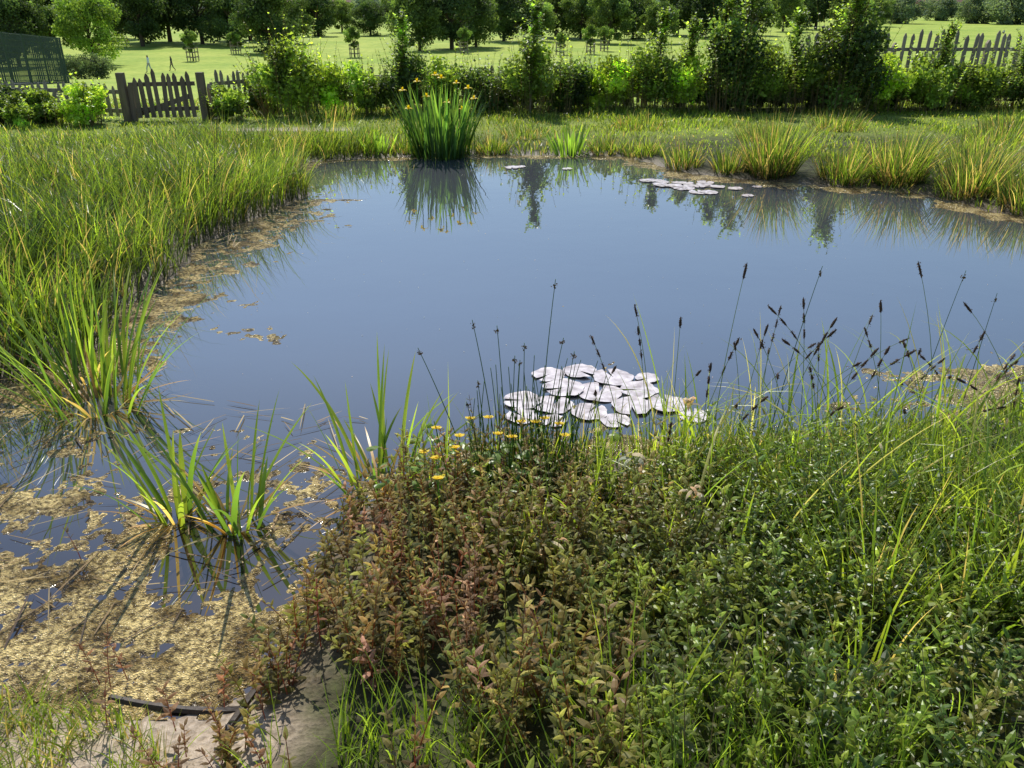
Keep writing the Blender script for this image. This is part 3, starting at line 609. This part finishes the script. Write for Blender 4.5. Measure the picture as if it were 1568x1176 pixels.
T('dark',-.46,140); T('dark',-.425,155,s=1.1); T('dark',-.385,148,s=1.05); T('dark2',-.345,140,s=1.0); T('dark2',-.302,122,s=1.0)
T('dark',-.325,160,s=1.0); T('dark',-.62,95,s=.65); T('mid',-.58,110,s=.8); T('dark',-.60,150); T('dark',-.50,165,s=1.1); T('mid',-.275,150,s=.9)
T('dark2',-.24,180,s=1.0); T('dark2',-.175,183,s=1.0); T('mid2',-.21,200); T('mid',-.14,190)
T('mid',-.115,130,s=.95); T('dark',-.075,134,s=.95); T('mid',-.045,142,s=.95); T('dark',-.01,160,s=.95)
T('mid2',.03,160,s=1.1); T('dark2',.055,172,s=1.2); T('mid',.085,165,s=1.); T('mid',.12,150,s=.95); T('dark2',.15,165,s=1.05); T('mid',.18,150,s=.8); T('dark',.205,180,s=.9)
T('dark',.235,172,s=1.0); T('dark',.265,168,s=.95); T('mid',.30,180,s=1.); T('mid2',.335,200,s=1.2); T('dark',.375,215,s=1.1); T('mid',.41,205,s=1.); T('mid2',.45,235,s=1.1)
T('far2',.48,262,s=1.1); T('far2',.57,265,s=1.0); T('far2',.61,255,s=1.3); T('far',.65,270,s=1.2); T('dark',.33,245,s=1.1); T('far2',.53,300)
for (u,t,s) in [(-.197,112,.9),(-.345,120,.75),(.098,120,.95),(.115,128,.9),(-.40,105,.8),(.06,118,.7),(.02,112,.7),(-.06,122,.8)]:
    T('young',u,t,s=s,name='young_park_tree'); x,y = u*t,1.084*t; z=gz1(x,y)
    p = Part()
    for sx in (-.55,.55):
        for sy in (-.55,.55):
            V,F = boxverts(np.array([x+sx,y+sy,z-.1]),np.array([.1,0,0]),np.array([0,.1,0]),np.array([0,0,1.7])); p.add(V,F,O8)
    for hz in (.4,1.0,1.5):
        for sg in (-.55,.55):
            V,F = boxverts(np.array([x,y+sg*1.12,z+hz]),np.array([1.3,0,0]),np.array([0,.04,0]),np.array([0,0,.09])); p.add(V,F,O8)
            V,F = boxverts(np.array([x+sg*1.12,y,z+hz+.1]),np.array([.04,0,0]),np.array([0,1.1,0]),np.array([0,0,.09])); p.add(V,F,O8)
    build('tree_guard',p,M_wood2)
def mass(name, t0, t1, n, col, haze, hmin, hmax, gap=None):
    f = Part()
    for u in R.uniform(-.85,.85,n):
        if gap and gap(u): continue
        t = R.uniform(t0,t1); x,y = u*t,1.084*t; z=gz1(x,y); H = R.uniform(hmin,hmax); W = H*R.uniform(.9,1.5)
        L=14; c = R.normal(size=(L,3))*np.array([W*.24,W*.24,H*.18])+np.array([x,y,z+H*.45]); k = R.integers(0,L,900); v=nrmz(R.normal(size=(900,3)))
        pos = c[k]+v*(R.random(900)**.4)[:,None]*H*.2; pos[:,2]=np.maximum(pos[:,2],z)
        cc = vary(np.array(col)*R.uniform(.7,1.3),900,.25,.05); cc = cc*(1-haze)+np.array([.15,.20,.24])*haze  # far-off air haze blended into the crown colours
        diam(f,pos,t/300*1.1*U(.6,1.3,900),cc,.7)
    build(name,f,M_tree)
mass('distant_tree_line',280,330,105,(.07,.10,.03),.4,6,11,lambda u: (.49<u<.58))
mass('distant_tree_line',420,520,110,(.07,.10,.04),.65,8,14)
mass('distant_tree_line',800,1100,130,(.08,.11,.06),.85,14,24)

M_brick = solid('brick',(.30,.15,.10),.9,.2,3,.2); M_roof = solid('roof_tile',(.22,.12,.09),.8,.2,3,.2); M_glass = solid('window_glass',(.06,.07,.09),.1,.1,1,0); M_white = solid('white_paint',(.75,.75,.72),.6,.05,3,0)
def house(x,y,rot,w=12,d=8,h=5.5):
    e = bpy.data.objects.new('brick_house',None); scene.collection.objects.link(e)
    e.location=(x,y,gz1(x,y)); e.rotation_euler=(0,0,rot)
    def bx(nm,o,a,b,c,m):
        p=Part(); V,F=boxverts(np.array(o,float),np.array(a,float),np.array(b,float),np.array(c,float)); p.add(V,F,O8); build(nm,p,m,parent=e)
    bx('walls',(0,0,-1),(w,0,0),(0,d,0),(0,0,h+1),M_brick)
    p=Part(); o=.5; a=w/2+o; b=d/2+o
    V=np.array([(-a,-b,h),(a,-b,h),(a,b,h),(-a,b,h),(-a+2,-.05,h+3.2),(a-2,-.05,h+3.2),(a-2,.05,h+3.2),(-a+2,.05,h+3.2)],float)
    p.add(V,np.array([[0,1,5,4],[1,2,6,5],[2,3,7,6],[3,0,4,7],[4,5,6,7],[0,3,2,1]]),O8); build('roof',p,M_roof,parent=e)
    bx('chimney',(w*.28,0,h+1.5),(1.1,0,0),(0,.7,0),(0,0,2.8),M_brick)
    for i,xx in enumerate((-w*.36,-w*.12,w*.12,w*.36)):
        for zz in (.9,3.5):
            bx('window_frame',(xx,-d/2-.02,zz),(1.7,0,0),(0,.08,0),(0,0,1.35),M_white); bx('window_glass',(xx,-d/2-.05,zz+.12),(1.4,0,0),(0,.08,0),(0,0,1.1),M_glass)
    bx('door',(0,-d/2-.03,0),(1,0,0),(0,.1,0),(0,0,2.1),M_white)
for (u,t,r) in [(.50,395,.1),(.535,400,-.1),(.575,380,.05),(-.27,400,.1),(-.21,410,0),(.36,420,0),(-.02,430,.1),(-.16,405,-.1),(.64,400,.2)]:
    house(u*t,1.084*t,r)
p=Part(); V,F=boxverts(np.array([.172*700,760,-2]),np.array([14,0,0]),np.array([0,14,0]),np.array([0,0,30.])); p.add(V,F,O8)
tb=build('tower_block',p,solid('pale_concrete',(.4,.42,.45),.9,.1,1,.1))
p=Part()
for k in range(9):
    V,F=boxverts(np.array([.172*700,752.9,1+k*3.0]),np.array([12.5,0,0]),np.array([0,.2,0]),np.array([0,0,1.3])); p.add(V,F,O8)
build('window_bands',p,M_glass,parent=tb)

# ------------------------------------------------------------------ people
SK = solid('skin',(.45,.27,.19),.6,.05,5,0); HAIR = solid('hair',(.04,.025,.018),.7,.1,30,.2)
def cloth(n,c): return solid(n,c,.85,.12,20,.2)
def person(x,y,rot,H,top,bot,pose='walk'):
    if pose=='walk':
        J = dict(pel=(0,0,.93),sp=(0,.01,1.12),ch=(0,.0,1.33),nk=(0,.01,1.48),hd=(0,.03,1.58),ht=(0,.03,1.70),
          hl=(-.10,0,.90),kl=(-.11,.20,.52),al=(-.11,.26,.09),fl=(-.11,.42,.05),hr=(.10,0,.90),kr=(.11,-.06,.49),ar=(.11,-.32,.14),fr=(.11,-.20,.04),
          sl=(-.19,0,1.40),el=(-.24,-.12,1.13),wl=(-.22,-.06,.90),gl=(-.21,-.01,.81),sr=(.19,0,1.40),er=(.24,.10,1.13),wr=(.22,.24,.94),gr=(.21,.29,.87))
    else:
        J = dict(pel=(0,-.1,.16),sp=(0,-.06,.34),ch=(0,.0,.55),nk=(0,.04,.70),hd=(0,.08,.80),ht=(0,.08,.92),
          hl=(-.10,-.06,.15),kl=(-.16,.32,.46),al=(-.14,.50,.09),fl=(-.14,.66,.05),hr=(.10,-.06,.15),kr=(.18,.32,.42),ar=(.15,.55,.09),fr=(.15,.70,.05),
          sl=(-.18,.01,.62),el=(-.26,.18,.42),wl=(-.17,.36,.42),gl=(-.12,.43,.44),sr=(.18,.01,.62),er=(.27,.16,.40),wr=(.18,.36,.40),gr=(.13,.43,.41))
    rad = dict(pel=.15,sp=.13,ch=.155,nk=.06,hd=.095,ht=.075,hl=.09,kl=.06,al=.042,fl=.035,hr=.09,kr=.06,ar=.042,fr=.035,sl=.06,el=.045,wl=.03,gl=.032,sr=.06,er=.045,wr=.03,gr=.032)
    E = [('pel','sp'),('sp','ch'),('ch','nk'),('nk','hd'),('hd','ht'),('pel','hl'),('hl','kl'),('kl','al'),('al','fl'),('pel','hr'),('hr','kr'),('kr','ar'),('ar','fr'),('ch','sl'),('sl','el'),('el','wl'),('wl','gl'),('ch','sr'),('sr','er'),('er','wr'),('wr','gr')]
    ks = list(J); me = bpy.data.meshes.new('person'); me.from_pydata([J[k] for k in ks],[(ks.index(a),ks.index(b)) for a,b in E],[])
    ob = bpy.data.objects.new('person_tmp',me); scene.collection.objects.link(ob)
    ob.modifiers.new('s','SKIN')
    for i,k in enumerate(ks):
        sv = me.skin_vertices[0].data[i]; r = rad[k]; sv.radius = (r,r*.8 if k in('pel','sp','ch') else r); sv.use_root = (k=='pel')
    ob.modifiers.new('u','SUBSURF').levels = 2
    dg = bpy.context.evaluated_depsgraph_get(); m2 = bpy.data.meshes.new_from_object(ob.evaluated_get(dg)); bpy.data.objects.remove(ob)
    for m in (cloth('shirt',top),cloth('trousers',bot),SK,HAIR,cloth('shoes',(.05,.05,.05))): m2.materials.append(m)
    nkz = J['nk'][2]; pz = J['pel'][2]; hd = J['hd']
    near = lambda c,ks_,r: min((c-Vector(J[k])).length for k in ks_) < r
    for f in m2.polygons:
        c = f.center; f.use_smooth = True
        if c.z > nkz and abs(c.x) < .13: f.material_index = 3 if (c.z > hd[2]+.07 or c.y < hd[1]-.02) else 2
        elif abs(c.x) > .16 and near(c,('gl','gr','wl','wr'),.09): f.material_index = 2
        elif near(c,('fl','fr','al','ar'),.13) and c.z<.2: f.material_index = 4
        elif pose=='walk' and c.z < pz+.03 and abs(c.x) < .2 and not (abs(c.x)>.165 and c.z>.75): f.material_index = 1
        elif pose!='walk' and (c.z < .22 or c.y > .12) and not near(c,('el','er'),.1): f.material_index = 1
        else: f.material_index = 0
    o = bpy.data.objects.new('person',m2); scene.collection.objects.link(o)
    p = Part()
    for (dx,dy,dz,r) in [(0,.10,0,.016),(-.09,0,0,.02),(.09,0,0,.02)]:
        q = np.array([[[hd[0]+dx,hd[1]+dy,hd[2]+dz+.03*k2] for k2 in (-.9,-.3,.4,1)]]); tube(p,q,np.array([[.3,1,.9,.3]])*r,(1,1,1),6)
    build('nose_and_ears',p,SK,True,o)
    p = Part()
    for dx in (-.032,.032): diam(p,np.repeat(np.array([[hd[0]+dx,hd[1]+.092,hd[2]+.025]]),6,0),.016,(1,1,1))
    build('eyes',p,HAIR,False,o)
    s = H/1.76; o.scale=(s,s,s); o.location=(x,y,gz1(x,y)); o.rotation_euler=(0,0,rot)
person(-.457*86,1.084*86,pi/2,1.85,(.65,.70,.78),(.30,.36,.45))
person(-.428*88,1.084*88,pi/2,1.6,(.04,.04,.06),(.05,.05,.07))
person(.609*190,1.084*190,2.2,1.75,(.65,.65,.7),(.05,.05,.08),'sit')
person(-.478*140,1.084*140,pi/2,1.7,(.5,.1,.1),(.05,.06,.12))

# ------------------------------------------------------------------ light, sky, camera
az, el = math.radians(-14), math.radians(50)
s = Vector((math.sin(az)*math.cos(el), math.cos(az)*math.cos(el), math.sin(el)))
ld = bpy.data.lights.new('sun','SUN'); ld.energy = 5; ld.angle = math.radians(.53); ld.color = (1,.96,.88)
lo = bpy.data.objects.new('sun',ld); scene.collection.objects.link(lo); lo.rotation_euler = s.to_track_quat('Z','Y').to_euler()
w = bpy.data.worlds.new('World'); scene.world = w; w.use_nodes = True; nt = w.node_tree
sky = nt.nodes.new('ShaderNodeTexSky'); sky.sky_type='NISHITA'; sky.sun_disc=False; sky.sun_elevation=el; sky.sun_rotation=az; sky.dust_density=.3; sky.air_density=1.0; sky.ozone_density=2.0
nt.links.new(sky.outputs[0], nt.nodes['Background'].inputs[0]); nt.nodes['Background'].inputs[1].default_value = .15
cd = bpy.data.cameras.new('camera'); cd.lens = 28.2; cd.sensor_width = 36; cd.clip_end = 6000; cd.clip_start = .05
co = bpy.data.objects.new('camera',cd); scene.collection.objects.link(co); co.location=(0,0,2.0); co.rotation_euler=(math.radians(90-25.2),0,0)
scene.camera = co
scene.view_settings.view_transform='Standard'; scene.view_settings.look='None'; scene.view_settings.exposure=0
